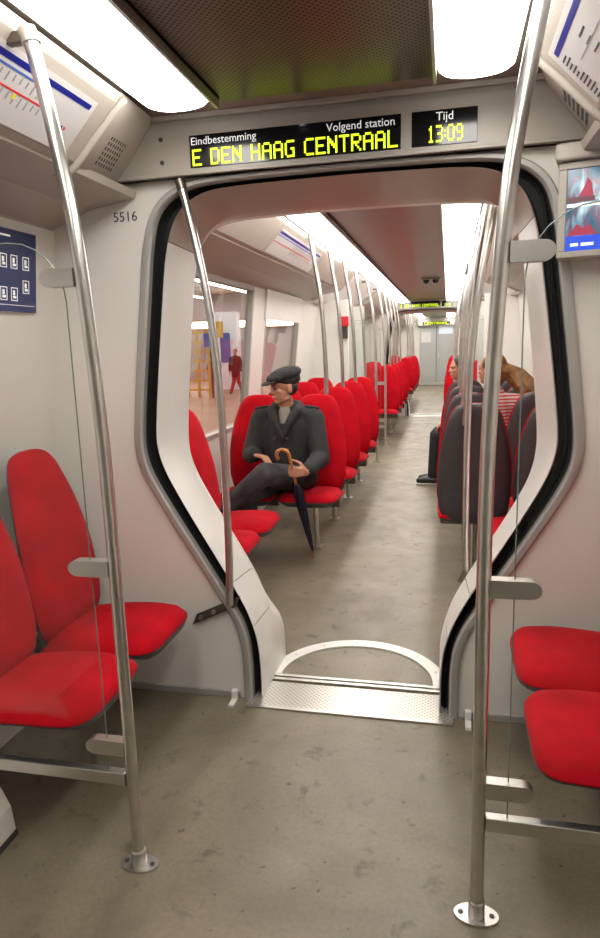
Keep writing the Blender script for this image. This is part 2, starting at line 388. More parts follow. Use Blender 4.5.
# ---- LED header
def led_obj(name, bm, parent):
    o = obj(name, bm, 'led', parent); o['kind'] = 'stuff'; return o
FONT = {'E': '11111 10000 10000 11110 10000 10000 11111', 'D': '11110 10001 10001 10001 10001 10001 11110', 'N': '10001 11001 11101 10111 10011 10001 10001',
 'H': '10001 10001 10001 11111 10001 10001 10001', 'A': '01110 10001 10001 11111 10001 10001 10001', 'G': '01111 10000 10000 10011 10001 10001 01111',
 'C': '01111 10000 10000 10000 10000 10000 01111', 'T': '11111 00100 00100 00100 00100 00100 00100', 'R': '11110 10001 10001 11110 10100 10010 10001',
 'L': '10000 10000 10000 10000 10000 10000 11111', '1': '00100 01100 00100 00100 00100 00100 01110', '3': '11110 00001 00001 01110 00001 00001 11110',
 '0': '01110 10001 10001 10001 10001 10001 01110', '9': '01110 10001 10001 01111 00001 00001 01110', ':': '0 0 1 0 1 0 0', ' ': '000 000 000 000 000 000 000'}
def led(s, x0, x1, z0, z1, y):
    cols = []
    for ch in s:
        rows = FONT[ch].split()
        for c in range(len(rows[0])): cols.append([r[c] == '1' for r in rows])
        cols.append([False]*7)
    cols.pop(); px = (x1-x0)/len(cols); pz = (z1-z0)/7; bm = B()
    for i, c in enumerate(cols):
        for j, on in enumerate(c):
            if on: box(bm, x0+px*(i+.02), x0+px*(i+.98), y-.0012, y, z1-pz*(j+.92), z1-pz*(j+.08))
    return bm
def header(dy, label, full_text=True):
    y = 2.446
    r = thing('display_header', label, 'display', (0, dy, 0))
    bm = B()
    prof = [(y, 2.137), (y, 2.30), (y+.012, 2.335), (y+.06, 2.335), (y+.06, 2.137)]
    a = [bm.verts.new((-1.12, p, q)) for p, q in prof]; b = [bm.verts.new((1.12, p, q)) for p, q in prof]
    for i in range(5): bm.faces.new((a[i], a[(i+1) % 5], b[(i+1) % 5], b[i]))
    bm.faces.new(a[::-1]); bm.faces.new(b); obj('beam', bm, 'cream', r)
    obj('beam_lip', bx(-.86, .86, y-.010, y, 2.128, 2.14, bev=.003), 'cream', r)
    obj('beam_lip', bx(-.70, .70, y-.02, y, 2.318, 2.335, bev=.003), 'cream', r)
    for (x0, x1) in ((-.543, .226), (.262, .479)):
        f = obj('display_screen', bx(x0, x1, y-.004, y+.01, 2.152, 2.263, bev=.001), 'black', r)
    led_obj('led_text', led('E DEN HAAG CENTRAAL', -.533, .215, 2.157, 2.214, y-.0055), r)
    led_obj('led_time', led('13:09', .315, .432, 2.160, 2.214, y-.0055), r)
    if full_text:
        for s, x, al in (('Eindbestemming', -.538, 'LEFT'), ('Volgend station', .207, 'RIGHT'), ('Tijd', .372, 'CENTER')):
            text('heading_text', s, .038, 'txt', r, face_mw((x, y-.0055, 2.229), (1, 0, 0), (0, 0, 1)), al)
        for x in (-.655,):
            for z in (2.18, 2.26): obj('screw', cyl(B(), (x, y-.004, z), (x, y+.002, z), .008, 10), 'dark', r)
    return r
header(0, 'overhead header with yellow LED destination display reading DEN HAAG CENTRAAL')
header(DY, 'distant header with glowing yellow display above the second gangway', False)
text('car_number', '5516', .052, 'ink', None, face_mw((-.90, YB-.001, 1.995), (1, 0, 0), (0, 0, 1)))
tag(bpy.data.objects['car_number'], 'dark car number 5516 printed on the bulkhead left of the gangway', 'number')
# header at the end door
end = thing('end_display', 'small distant yellow display above the grey end door', 'display', (0, YE-.14, -.06))
obj('beam', bx(-.62, .62, -.05, .08, 2.06, 2.25, bev=.01), 'cream', end); obj('display_screen', bx(-.45, .45, -.056, -.04, 2.09, 2.20), 'black', end)
led_obj('led_text', led('CENTRAAL', -.40, .40, 2.10, 2.18, -.058), end)

# ---- cove panels, lamps
PAN = [(.602, 2.278), (.618, 2.25), (.772, 2.092), (.797, 2.082), (.835, 2.105), (.66, 2.30)]
BOXA = [(.606, 2.285), (.622, 2.246), (.776, 2.088), (.86, 2.062), (1.0, 2.10), (.70, 2.33)]
BOXB = [(.680, 2.335), (.698, 2.30), (.842, 2.122), (.93, 2.085), (1.05, 2.12), (.78, 2.36)]
LOW = [(.79, 2.10), (.80, 2.075), (1.00, 2.045), (1.16, 1.985), (1.17, 1.955), (1.22, 1.955), (1.22, 2.12)]
def mir(P, s): return [(s*x, z) for x, z in P]
def cove(s, y0, y1, label, seams=()):
    r = thing('cove_panel', label, 'panel', (0, y0, 0)); L = y1-y0
    ys = [0]+[q-y0 for q in seams]+[L]
    for a, b in zip(ys, ys[1:]):
        bm = prism_y(B(), mir(PAN, s), a+.002, b-.002); obj('sloped_panel', bm, 'cream', r, smooth=False)
    obj('under_panel', prism_y(B(), mir(LOW, s), 0, L+(.455 if y1 == 2.04 else 0)), 'cream', r)
    obj('lamp_side_strip', prism_y(B(), mir([(.565, 2.335), (.57, 2.285), (.605, 2.285), (.605, 2.335)], s), 0, L), 'darkmetal', r)
    return r
for s, nm in ((-1, 'left'), (1, 'right')):
    cove(s, Y0, 2.04, 'sloped beige cove panel carrying the route map, near car, %s side' % nm, (-1.0, .5))
    cove(s, 2.92, 7.5, 'sloped cove panel above the %s windows beyond the gangway' % nm, (4.2, 5.7)); cove(s, 10.1, 13.4, 'distant cove panel on the %s past the doors' % nm)
    cove(s, 13.95, YE, 'farthest cove panel on the %s beyond the second gangway' % nm)
    # over-door panels
    r = thing('door_header', 'white panel above the %s side doors beyond the gangway' % nm, 'panel', (0, 7.5, 0))
    obj('fascia', prism_y(B(), mir([(.62, 2.288), (1.08, 1.985), (1.155, 1.985), (1.14, 2.12), (.86, 2.288)], s), 0, 2.6), 'white', r)
    # corner module next to header
    r = thing('speaker_box', 'angled beige corner box with speaker slots, %s end of the display header' % nm, 'speaker', (0, 2.04, 0))
    bm = B(); ns = 14; rg = []
    for i in range(ns+1): t = i/ns; rg.append([bm.verts.new((s*(a[0]+(b[0]-a[0])*t), .006+.394*t, a[1]+(b[1]-a[1])*t)) for a, b in zip(BOXA, BOXB)])
    for u_, v_ in zip(rg, rg[1:]):
        for i in range(6): bm.faces.new((u_[i], u_[(i+1) % 6], v_[(i+1) % 6], v_[i]))
    bm.faces.new(rg[0][::-1]); bm.faces.new(rg[-1]); obj('housing', bm, 'cream', r, smooth=True)
    lip = [(s*.594, .012, 2.262), (s*.616, .004, 2.243), (s*.70, -.004, 2.158), (s*.775, -.006, 2.083), (s*.82, -.006, 2.055)]
    obj('rounded_lip', tube(B(), cr(lip), .012, 10), 'cream', r, smooth=True)
    def surf(t, u): return Vector((s*(.622+.076*t), .006+.394*t, 2.246+.054*t)).lerp(Vector((s*(.776+.066*t), .006+.394*t, 2.088+.034*t)), u)
    for i in range(7):
        for j in range(6):
            t, u = .30+.062*i, .42+.085*j; q = surf(t, u); e1 = surf(t+.01, u)-q; e2 = surf(t, u+.01)-q; nn = e1.cross(e2).normalized(); nn = nn if nn.z < 0 else -nn
            obj('slot', tube(B(), [q-e2.normalized()*.006, q+e2.normalized()*.006], .0028, 6), 'dark', r)

def lamp(s, y0, y1, segs, m, label, round_end=False, z=2.25):
    r = thing('ceiling_lamp', label, 'lamp', (s*.461, y0, 0)); L = y1-y0
    obj('housing', bx(-.122, .122, -.01, L+.012, z+.034, z+.06), 'darkmetal', r)
    obj('side_rail', bx(-s*.117-.005, -s*.117+.005, 0, L, z+.006, z+.06), 'steel', r)
    for k in range(segs):
        a, b = L*k/segs+.001, L*(k+1)/segs-.001; last = round_end and k == segs-1
        bm = B(); rings = []; ny = 10 if last else 1
        for q in range(ny+1):
            if last and q > 0:
                th = math.pi/2*(q-1)/(ny-1); yy = b-.07+.07*math.sin(th); w = max(.35, math.cos(th)**.5) if q < ny else .35; yy = b-.07*(1-math.sin(th))
                w = .55+.45*math.cos(th)
                dz = (1-math.cos(th))*.02
            else: yy = a if q == 0 else b; w = 1; dz = 0
            rings.append([bm.verts.new((.110*w*math.cos(math.pi*i/12), yy, z+.034-min(1, 1-dz*20)*.034*math.sin(math.pi*i/12)**.6 if 0 < i < 12 else z+.034)) for i in range(13)])
        for u, v in zip(rings, rings[1:]):
            for i in range(12): bm.faces.new((u[i], u[i+1], v[i+1], v[i]))
        bm.faces.new(rings[0]); bm.faces.new(rings[-1])
        obj('diffuser', bm, m, r, smooth=True)
    return r
for s, nm in ((-1, 'left'), (1, 'right')):
    lamp(s, .15, 2.19, 2, 'lamp_near', 'bright ceiling lamp with rounded end in the near car, %s of the grille' % nm, True)
    lamp(s, 2.98, 13.3, 7, 'lamp_far', 'long row of bright ceiling lamps on the %s beyond the gangway' % nm, z=2.245)
    lamp(s, 14.0, YE-.2, 5, 'lamp_far', 'farthest ceiling lamp row on the %s, past the second gangway' % nm, z=2.245)

# ------------------------------------------------------------------ poles and glass screens
POLE = [(.482, 0), (.482, .6), (.482, 1.1), (.489, 1.4), (.510, 1.78), (.540, 2.0), (.572, 2.18), (.590, 2.252)]
def windscreen(s, y, label, glabel, d=1):
    r = thing('grab_pole', label, 'pole', (s*.482, y, 0), 'windscreen poles')
    pts = cr([(s*(x-.482), 0, z) for x, z in POLE], 5)
    obj('tube', tube(B(), pts, .0175, 16), 'steel', r, smooth=True)
    obj('base_collar', tube(B(), [(0, 0, .004), (0, 0, .05), (0, 0, .054)], [.0215, .0215, .018], 16), 'steel', r, smooth=True)
    bm = B(); prism_z(bm, [(.058*math.cos(a)*(1 if abs(math.cos(a)) > .5 else 1), .036*math.sin(a)) for a in [2*math.pi*i/28 for i in range(28)]], .0005, .008)
    fl = obj('base_flange', bm, 'alu', r)
    for q in (-.04, .04): obj('screw', cyl(B(), (q, 0, .007), (q, 0, .010), .007, 8), 'dark', fl)
    tp = pts[-1]; obj('top_socket', tube(B(), [pts[-4], tp], .022, 14), 'steel', r, smooth=True)
    obj('top_bracket', bx(*sorted((tp.x+s*.008, tp.x+s*.062)), -.013, .013, tp.z-.03, tp.z-.004, bev=.003), 'darkmetal', r)
    g = thing('glass_screen', glabel, 'glass screen', (s*.482, y-.047*0, 0), 'windscreen panes')
    # pane with rounded inner top corner
    x0, x1, z0, z1, rad = .07, .735, .30, 1.775, .15
    prof = [(x0, z0)] + [(x0+rad-rad*math.cos(math.radians(a)), z1-rad+rad*math.sin(math.radians(a))) for a in range(0, 91, 15)] + [(.66, z1), (x1, z0+.55), (x1+.04, z0)]
    pn = obj('pane', prism_y(B(), mir(prof, s), -.004, .004), 'glass', g)
    obj('pane_edge', tube(B(), [(s*x, 0, z) for x, z in prof[:9]], .0017, 6), 'glassedge', pn)
    obj('bottom_rail', bx(*sorted((s*.017, s*.79)), -.014, .014, .268, .306, bev=.003), 'alu', g)
    for z in (1.682, .92, .385):
        bm = B(); bx0 = .012 + max(0, (z-1.4)*.09)
        pr = [(bx0, -.022), (.105, -.022)] + [(.105+.026*math.cos(math.radians(a)), .022*math.sin(math.radians(a))) for a in range(-75, 76, 15)] + [(.105, .022), (bx0, .022)]
        prism_y(bm, [(s*p, z+q) for p, q in pr], -.016, .016)
        obj('glass_clamp', bm, 'alu', g)
    return r
windscreen(-1, 1.543, 'tall curved steel pole on the near left, beside the two red seats', 'clear glass screen on the near left, in front of the red seats')
windscreen(1, 1.543, 'tall curved steel pole on the near right, foot nearest the camera', 'clear glass screen on the near right, in front of the red seats')
for s, nm in ((-1, 'left'), (1, 'right')):
    windscreen(s, 8.30, 'floor-standing steel pole before the far %s doors' % nm, 'far glass screen before the %s doors' % nm)
    windscreen(s, 9.55, 'floor-standing steel pole after the far %s doors' % nm, 'far glass screen after the %s doors' % nm)
def gang_pole(s, y, label, face):
    r = thing('gangway_pole', label, 'pole', (s*.48, y, 0))
    pts = cr([(s*.008, 0, .44), (0, 0, .62), (-s*.002, 0, .9), (s*.002, 0, 1.3), (s*.02, 0, 1.56), (s*.045, 0, 1.76), (s*.085, 0, 1.98), (s*.112, 0, 2.10)], 5)
    obj('tube', tube(B(), pts, .0155, 14), 'steel', r, smooth=True)
    bm = B(); mw = face_mw((s*-.005, face*.018, .44), (s*.9, 0, -.42), (s*.42*s, 0, .9))
    plate(bm, mw, -.02, .20, -.028, .028, .006) ; b = obj('bracket', bm, 'darkmetal', r)
    for q in (.10, .165):
        p = mw @ Vector((q, 0, 0)); obj('bolt', cyl(B(), p+Vector((0, -.014, 0)), p+Vector((0, .012, 0)), .009, 10), 'steel', b)
    obj('top_socket', tube(B(), [pts[-2], pts[-1]+Vector((s*.006, 0, .02))], .02, 12), 'darkmetal', r, smooth=True)
gang_pole(-1, 2.462, 'bent steel grab pole in front of the gangway, bolted left', 1)
gang_pole(1, 2.945, 'bent steel grab pole just beyond the gangway on the right', -1)

# ------------------------------------------------------------------ seats
def pillow(bm, path, half, t, nu=9, back=.0, lens=4):
    """path: list of (point y,z, normal y,z); half: half widths; t: thickness bulge on the normal side"""
    n = len(path); F, K = [], []
    for v, ((y, z), (ny, nz)) in enumerate(path):
        e = min(v, n-1-v)/max(1, n-1); ev = min(1, (e/.2))**.6 if e > 0 else .1
        fr, bk = [], []
        for i in range(nu):
            u = -1+2*i/(nu-1); b = t*(1-abs(u)**lens*.9)*ev
            x = half[v]*math.copysign(abs(u)**.9, u)
            fr.append(bm.verts.new((x, y+ny*b, z+nz*b))); bk.append(bm.verts.new((x, y-ny*back*(1-abs(u)**lens*.9)*ev, z-nz*back*(1-abs(u)**lens*.9)*ev)))
        F.append(fr); K.append(bk)
    for v in range(n-1):
        for i in range(nu-1):
            bm.faces.new((F[v][i], F[v][i+1], F[v+1][i+1], F[v+1][i])); bm.faces.new((K[v][i+1], K[v][i], K[v+1][i], K[v+1][i+1]))
        bm.faces.new((F[v][0], F[v+1][0], K[v+1][0], K[v][0])); bm.faces.new((F[v+1][-1], F[v][-1], K[v][-1], K[v+1][-1]))
    for i in range(nu-1):
        bm.faces.new((F[0][i+1], F[0][i], K[0][i], K[0][i+1])); bm.faces.new((F[-1][i], F[-1][i+1], K[-1][i+1], K[-1][i]))
    return bm
def lerp_tab(tab, s):
    for (a, x), (b, y) in zip(tab, tab[1:]):
        if s <= b: return x+(y-x)*(s-a)/(b-a)
    return tab[-1][1]
BACKW = [(0, .185), (.04, .205), (.15, .222), (.40, .224), (.55, .214), (.69, .196), (.80, .175), (.90, .15), (.95, .128), (.975, .108), (.992, .078), (1, .04)]
CUSHW = [(0, .105), (.008, .140), (.025, .168), (.06, .192), (.13, .211), (.3, .222), (.7, .218), (.92, .213), (1, .205)]
def back_path(n, off, grow=0):
    out = []
    for i in range(n):
        s = .5-.5*math.cos(math.pi*i/(n-1))
        z = .45-grow + (.685+grow)*s; y = .135+.05*s+.085*s*s + off; out.append(((y, z), (-.975, .22)))
    return out
def cush_path(n, off, grow=0):
    out = []
    for i in range(n):
        s = .5-.5*math.cos(math.pi*i/(n-1)); y = -.285-grow + (.45+grow)*s; z = .445 + off - .035*(s-.45)**2*2 - .018*s; out.append(((y, z), (0, 1)))
    return out
def seat_proto(kind):
    r = bpy.data.objects.new('passenger_seat', None); C.objects.link(r); r.empty_display_size = .1
    n = 30
    vs = [.5-.5*math.cos(math.pi*i/(n-1)) for i in range(n)]
    bp = pillow(B(), back_path(n, 0), [lerp_tab(BACKW, v) for v in vs], .042, lens=4)
    obj('backrest_pad', bp, 'red', r, smooth='all')
    cp = pillow(B(), cush_path(n, 0), [lerp_tab(CUSHW, v) for v in vs], .05, lens=5)
    obj('seat_pad', cp, 'red', r, smooth='all')
    SHW = [(0, .10), (.012, .135), (.035, .17), (.08, .20), (.15, .216)] + BACKW[3:]
    bs = pillow(B(), back_path(n, .004, .075), [lerp_tab(SHW, v)*.985 for v in vs], .0, back=.035, lens=6); obj('backrest_shell', bs, 'shell', r, smooth='all')
    cs = pillow(B(), cush_path(n, -.002), [lerp_tab(CUSHW, v)*.985 for v in vs], .0, back=.045, lens=6); obj('seat_shell', cs, 'shell', r, smooth='all')
    if kind == 'side': obj('wall_bracket', bx(-.06, .06, -.02, .30, .33, .39, bev=.008), 'shell', r)
    else:
        obj('support_beam', bx(-.20, .20, -.03, .06, .34, .40, bev=.01), 'darkmetal', r)
        if kind == 'aisle':
            obj('leg', tube(B(), [(.0, .10, 0), (.0, .06, .36)], .02, 10), 'steel', r, smooth=True); obj('foot_plate', bx(-.04, .04, .05, .15, 0, .008, bev=.002), 'steel', r)
    return r
protos = {k: seat_proto(k) for k in ('side', 'aisle', 'window')}; used = set()
def seat(kind, x, y, rz, label, group=None):
    o = protos[kind] if kind not in used else copy_tree(protos[kind]); used.add(kind)
    o.location = (x, y, 0); o.rotation_euler = (0, 0, rz); tag(o, label, 'seat', group); return o
# side-facing seats (local front -Y -> facing aisle)
SX = .905
seat('side', -SX, 2.185, math.pi/2, 'red side-facing seat on the near left, next to the bulkhead', 'red side-facing seats')
seat('side', -SX, 1.735, math.pi/2, 'red side-facing seat on the near left, right behind the glass screen', 'red side-facing seats')
seat('side', SX, 2.185, -math.pi/2, 'red side-facing seat on the near right, next to the bulkhead', 'red side-facing seats')
seat('side', SX, 1.735, -math.pi/2, 'red side-facing seat on the near right, right behind the glass screen', 'red side-facing seats')
for s, nm in ((-1, 'left'), (1, 'right')):
    for k, y in enumerate((3.27, 3.72)):
        seat('side', s*SX, y, -s*math.pi/2, 'red side-facing seat just past the gangway on the %s, %s' % (nm, ('nearer the gangway', 'farther from the gangway')[k]), 'red side-facing seats')
ORD = ['first', 'second', 'third', 'fourth', 'fifth']
for k in range(4):      # left rows facing the camera
    y = 4.57+.80*k
    for kind, x, w in (('aisle', -.555, 'aisle'), ('window', -1.007, 'window')):
        seat(kind, x, y, 0, ('red %s seat of the row where the man in the cap sits' % w) if k == 0 else 'red %s seat in the %s left row behind the man in the cap' % (w, ORD[k-1]), 'red seats in rows')
for k in range(4):
    y = 10.25+.78*k
    for kind, x, w in (('aisle', -.555, 'aisle'), ('window', -1.007, 'window')): seat(kind, x, y, 0, 'distant red %s seat, %s left row past the doors' % (w, ORD[k]), 'red seats in rows')
for k in range(4):
    y = 15.0+.9*k
    for kind, x, w in (('aisle', -.555, 'aisle'), ('window', -1.007, 'window')): seat(kind, x, y, 0, 'farthest red %s seat, %s left row beyond the second gangway' % (w, ORD[k]), 'red seats in rows')
for k in range(4):      # right rows facing away
    y = 4.24+.80*k
    for kind, x, w in (('aisle', .555, 'aisle'), ('window', 1.007, 'window')):
        seat(kind, x, y, math.pi, 'grey-backed red %s seat facing away, %s row on the right past the gangway' % (w, ORD[k]), 'red seats in rows')
for k in range(4):
    y = 10.25+.78*k
    for kind, x, w in (('aisle', .555, 'aisle'), ('window', 1.007, 'window')): seat(kind, x, y, 0, 'distant red %s seat, %s right row past the doors' % (w, ORD[k]), 'red seats in rows')
for k in range(3):
    seat('aisle', .575, 15.0+.9*k, 0, 'farthest red aisle seat, %s right row beyond the second gangway' % ORD[k], 'red seats in rows')
# poles rising from the row seats
pole0 = None
def row_pole(s, y, label):
    global pole0
    key = s
    r = thing('seat_pole', label, 'pole', (s*.50, y, 1.05), 'steel poles rising from the seat rows')
    pts = cr([(0, 0, 0), (0, 0, .12), (s*.004, 0, .35), (s*.022, 0, .70), (s*.06, 0, 1.0), (s*.10, 0, 1.235)], 4)
    obj('tube', tube(B(), pts, .0165, 12), 'steel', r, smooth=True); obj('lower_cap', tube(B(), [(0, 0, -.04), (0, 0, .03)], .021, 12), 'alu', r, smooth=True)
    obj('seat_clamp', bx(-.02, .02, *sorted((0, -.05 if s < 0 else .05)), -.03, .0, bev=.004), 'alu', r)
for k in range(4):
    row_pole(-1, 4.90+.80*k, 'steel pole rising behind the %s left seat row past the gangway' % ORD[k])
    row_pole(1, 3.92+.80*k, 'steel pole rising behind the %s right seat row past the gangway' % ORD[k])
for k in range(4):
    row_pole(-1, 10.58+.78*k, 'distant steel pole at the %s left row past the doors' % ORD[k]); row_pole(1, 10.58+.78*k, 'distant steel pole at the %s right row past the doors' % ORD[k])
for k in range(4): row_pole(-1, 15.33+.9*k, 'farthest steel pole at the %s left row beyond the second gangway' % ORD[k])

# ------------------------------------------------------------------ signs, screens, small fittings
def map_sign(s, y0, y1, label, name='route_map', n_ticks=9, z_off=0):
    # frame on the sloped panel: right along +Y*(-s)... up toward the lamp
    top = Vector((s*.618, 0, 2.25)); bot = Vector((s*.772, 0, 2.092)); up = (top-bot).normalized(); Ls = (top-bot).length
    right = Vector((0, 1, 0)) if s < 0 else Vector((0, -1, 0))
    o = bot.copy(); o.y = y0 if s < 0 else y1; n = right.cross(up)
    o = o + n*.0015
    r = thing(name, label, 'map', o); mw = face_mw((0, 0, 0), right, up); L = y1-y0; Hh = Ls-.008
    obj('sheet', plate(B(), mw, 0, L, .008, Ls-.03, .0015), 'paper', r)
    mw2 = mw @ Matrix.Translation((0, 0, .0016))
    obj('blue_band', plate(B(), mw2, 0 if s < 0 else .03, L-.02, Ls-.062, Ls-.046, .0006), 'navy', r)
    if s < 0:
        obj('blue_line', plate(B(), mw2, 0, L-.20, Ls-.078, Ls-.072, .0006), 'bluecloth', r); obj('red_line', plate(B(), mw2, 0, L-.19, Ls-.125, Ls-.120, .0006), 'redprint', r)
        for i in range(26):
            x = L-.215-.026*i
            if x < .01: break
            h = random.uniform(.018, .034); obj('stop_name', plate(B(), mw2, x, x+.0045, Ls-.084-h, Ls-.084, .0006), 'inkgrey', r)
            h = random.uniform(.018, .038); obj('stop_name', plate(B(), mw2, x+.008, x+.0125, Ls-.130-h, Ls-.130, .0006), 'inkgrey', r)
            if i % 5 == 4: obj('stop_mark', plate(B(), mw2, x, x+.014, Ls-.142, Ls-.128, .0008), 'yellowp', r)
        for x in (L-.09, L-.075): obj('logo_mark', plate(B(), mw2, x, x+.009, Ls-.150, Ls-.140, .0006), 'redprint' if x > L-.08 else 'navy', r)
    else:
        for i in range(16):
            y = Ls-.082-.0125*i
            if y < .012: break
            h = random.uniform(.03, .06); obj('stop_name', plate(B(), mw2, .03, .03+h, y, y+.005, .0006), 'ink', r)
            if i % 2 == 1: obj('stop_name', plate(B(), mw2, .20, .20+h, y, y+.005, .0006), 'ink', r); obj('stop_name', plate(B(), mw2, .42, .42+h, y, y+.005, .0006), 'ink', r)
        obj('grey_line', plate(B(), mw2, .12, L-.1, Ls*.45, Ls*.45+.003, .0006), 'inkgrey', r)
    return r
map_sign(-1, .55, 1.955, 'white route map with blue band, red line and stops on the left cove')
map_sign(1, .9, 1.985, 'white route map with blue band on the right cove above the monitor')
map_sign(-1, 4.25, 5.6, 'small distant route map with blue band on the left cove beyond the gangway')
# blue information sign on the left wall
r = thing('information_sign', 'dark blue sign with white safety pictograms on the left wall', 'sign', (-1.172, 1.8, 1.80))
up = Vector((.109, 0, 1)).normalized(); mw = face_mw((-.0, 0, 0), (0, 1, 0), up)
obj('sign_panel', plate(B(), mw, -.1, .555, -.148, .142, .004), 'bluesign', r); mw2 = mw @ Matrix.Translation((0, 0, .0045))
for (x, y) in ((.30, .03), (.36, .03), (.42, .03), (.49, .03), (.49, -.055), (.36, -.085), (.42, -.085), (.30, -.085)):
    x -= .0; bm = B(); w, h, t = .019, .024, .003
    for q in ((x-w, x+w, y-h, y-h+t), (x-w, x+w, y+h-t, y+h), (x-w, x-w+t, y-h, y+h), (x+w-t, x+w, y-h, y+h)): plate(bm, mw2, *q, .0006)
    f = obj('pictogram', bm, 'txt', r)
    bm = B(); plate(bm, mw2, x-.008, x+.004, y-.004, y+.014, .0006); plate(bm, mw2, x-.008, x+.011, y-.015, y-.006, .0006); obj('symbol', bm, 'txt', f)
obj('heading_bar', plate(B(), mw2, .30, .40, .115, .121, .0006), 'txt', r)
obj('rule_line', plate(B(), mw2, -.08, .54, -.125, -.123, .0006), 'txt', r)
# monitor
r = thing('monitor', 'wall monitor in a beige housing showing video above the right seats', 'monitor', (.737, 2.40, 1.90), rz=math.radians(-13))
bm = B(); Wd = .40
obj('housing', bx(.0, Wd, .012, .10, -.145, .150, bev=.006), 'cream', r)
for q in ((0, Wd, -.145, -.125), (0, Wd, .128, .150), (0, .026, -.125, .128), (Wd-.026, Wd, -.125, .128)): obj('bezel', bx(q[0], q[1], -.004, .014, q[2], q[3], bev=.003), 'cream', r)
obj('hood', bx(-.012, Wd+.01, -.03, .10, .152, .205, bev=.008), 'cream', r)
def screen_mat():
    m = mat('video_screen', (.02, .02, .02), .15); nt = m.node_tree; n = nt.nodes; l = nt.links; b = n['Principled BSDF']
    tc = n.new('ShaderNodeTexCoord'); mp = n.new('ShaderNodeMapping'); mp.inputs['Scale'].default_value = (22, 1, 9); l.new(tc.outputs['Object'], mp.inputs['Vector'])
    t = n.new('ShaderNodeTexNoise'); t.inputs['Scale'].default_value = 1.0; t.inputs['Detail'].default_value = 5; t.inputs['Distortion'].default_value = .8; l.new(mp.outputs[0], t.inputs['Vector'])
    rp = n.new('ShaderNodeValToRGB'); cr_ = rp.color_ramp
    cr_.elements[0].position = .30; cr_.elements[0].color = (.02, .03, .05, 1); cr_.elements[1].position = .72; cr_.elements[1].color = (.75, .9, .95, 1)
    for p, c in ((.42, (.03, .16, .28)), (.50, (.22, .10, .16)), (.56, (.16, .35, .48))): e = cr_.elements.new(p); e.color = (*c, 1)
    l.new(t.outputs['Fac'], rp.inputs['Fac']); l.new(rp.outputs['Color'], b.inputs['Emission Color']); b.inputs['Emission Strength'].default_value = .75
    return m
M['video'] = screen_mat(); M['vblue'] = emat('screen_blue', (.006, .05, .50), .8); M['vwhite'] = emat('screen_white', (.85, .92, .95), .7)
M['vpink'] = emat('screen_crimson', (.30, .012, .05), .6); M['vgrey'] = emat('screen_stone', (.32, .45, .46), .6); M['vdark'] = emat('screen_shade', (.10, .03, .04), .5)
sc = obj('screen', bx(.026, Wd-.026, .004, .014, -.125, .128), 'video', r)
obj('caption_band', bx(.027, Wd-.027, .002, .004, -.124, -.078), 'vblue', sc)
obj('image_divider', bx(.027, .16, .002, .004, .012, .022), 'vwhite', sc); obj('image_ledge', bx(.027, .11, .002, .004, .026, .042), 'vdark', sc)
def tri(bm, pts):
    a = [bm.verts.new((x, .0020, z)) for x, z in pts]; b = [bm.verts.new((x, .004, z)) for x, z in pts]; n = len(a)
    bm.faces.new(a); bm.faces.new(b[::-1])
    for i in range(n): bm.faces.new((a[i], a[(i+1) % n], b[(i+1) % n], b[i]))
    return bm
obj('image_figure', tri(B(), [(.06, .042), (.105, .042), (.10, .08), (.085, .10), (.078, .075)]), 'vpink', sc)
obj('image_figure', tri(B(), [(.03, -.077), (.115, -.077), (.10, -.045), (.075, -.055), (.06, -.04), (.045, -.06)]), 'vpink', sc)
obj('image_statue', tri(B(), [(.112, .03), (.20, .03), (.165, .075), (.16, .112), (.15, .12), (.14, .112), (.135, .075)]), 'vgrey', sc)
# unreadable caption: small white blocks like the blurred words
bm = B()
for a, b in ((.042, .066), (.074, .112)): box(bm, a, b, .0005, .002, -.110, -.101)
obj('caption_words', bm, 'vwhite', sc)

# heater box, clips, CCTV, ceiling spot
r = thing('floor_box', 'white floor box at the lower left edge below the glass rail', 'box', (-1.09, 1.455, 0))
obj('casing', prism_y(B(), [(-.17, 0), (.165, 0), (.155, .10), (.09, .24), (-.17, .26)], -.35, .13), 'wall', r); obj('plinth', bx(-.17, .168, -.35, .132, 0, .02), 'shell', r)
for s, nm in ((-1, 'left'), (1, 'right')):
    r = thing('floor_clip', 'small white bracket on the floor at the %s foot of the gangway' % nm, 'bracket', (s*.487, 2.45, 0))
    obj('foot', bx(-.012, .012, -.045, .03, 0, .014, bev=.002), 'white', r); obj('upright', bx(-.012, .012, .005, .03, .014, .05, bev=.002), 'white', r)
r = thing('ceiling_camera', 'pair of small dark camera domes on the ceiling beyond the gangway', 'camera', (.165, 8.9, 2.29))
obj('mount', bx(-.12, .12, -.05, .05, -.02, 0, bev=.006), 'cream', r)
for q in (-.06, .06):
    bm = B(); ell(bm, (q, 0, -.025), (.042, .042, .04)); obj('dome', bm, 'black', r, smooth=True)
r = thing('ceiling_spot', 'tiny bright violet-white indicator light on the dark ceiling edge', 'light', (-.155, 2.275, 2.333))
obj('bezel', cyl(B(), (0, 0, -.012), (0, 0, 0), .018, 14), 'dark', r); bm = B(); ell(bm, (0, 0, -.013), (.009, .009, .006)); obj('bulb', bm, emat('violet_led', (.75, .7, 1), 20), r)
# white roller blind panel over 2nd left window and emergency handle
tag(obj('window_blind', prism_y(B(), [(-xw(1.72)+.02, 1.73), (-xw(1.97)+.02, 1.985), (-xw(1.97)+.004, 1.985), (-xw(1.72)+.004, 1.73)], 5.70, 7.12), 'white'), 'white blind covering the top of the window behind the man', 'blind')
r = thing('emergency_handle', 'red emergency handle on a dark box by the left doors', 'handle', (-.84, 8.058, 1.72))
obj('case', bx(-.04, .04, -.02, .04, -.16, .04, bev=.006), 'dark', r); obj('lever', bx(-.06, .06, -.05, -.02, -.02, .10, bev=.01), 'redprint', r)
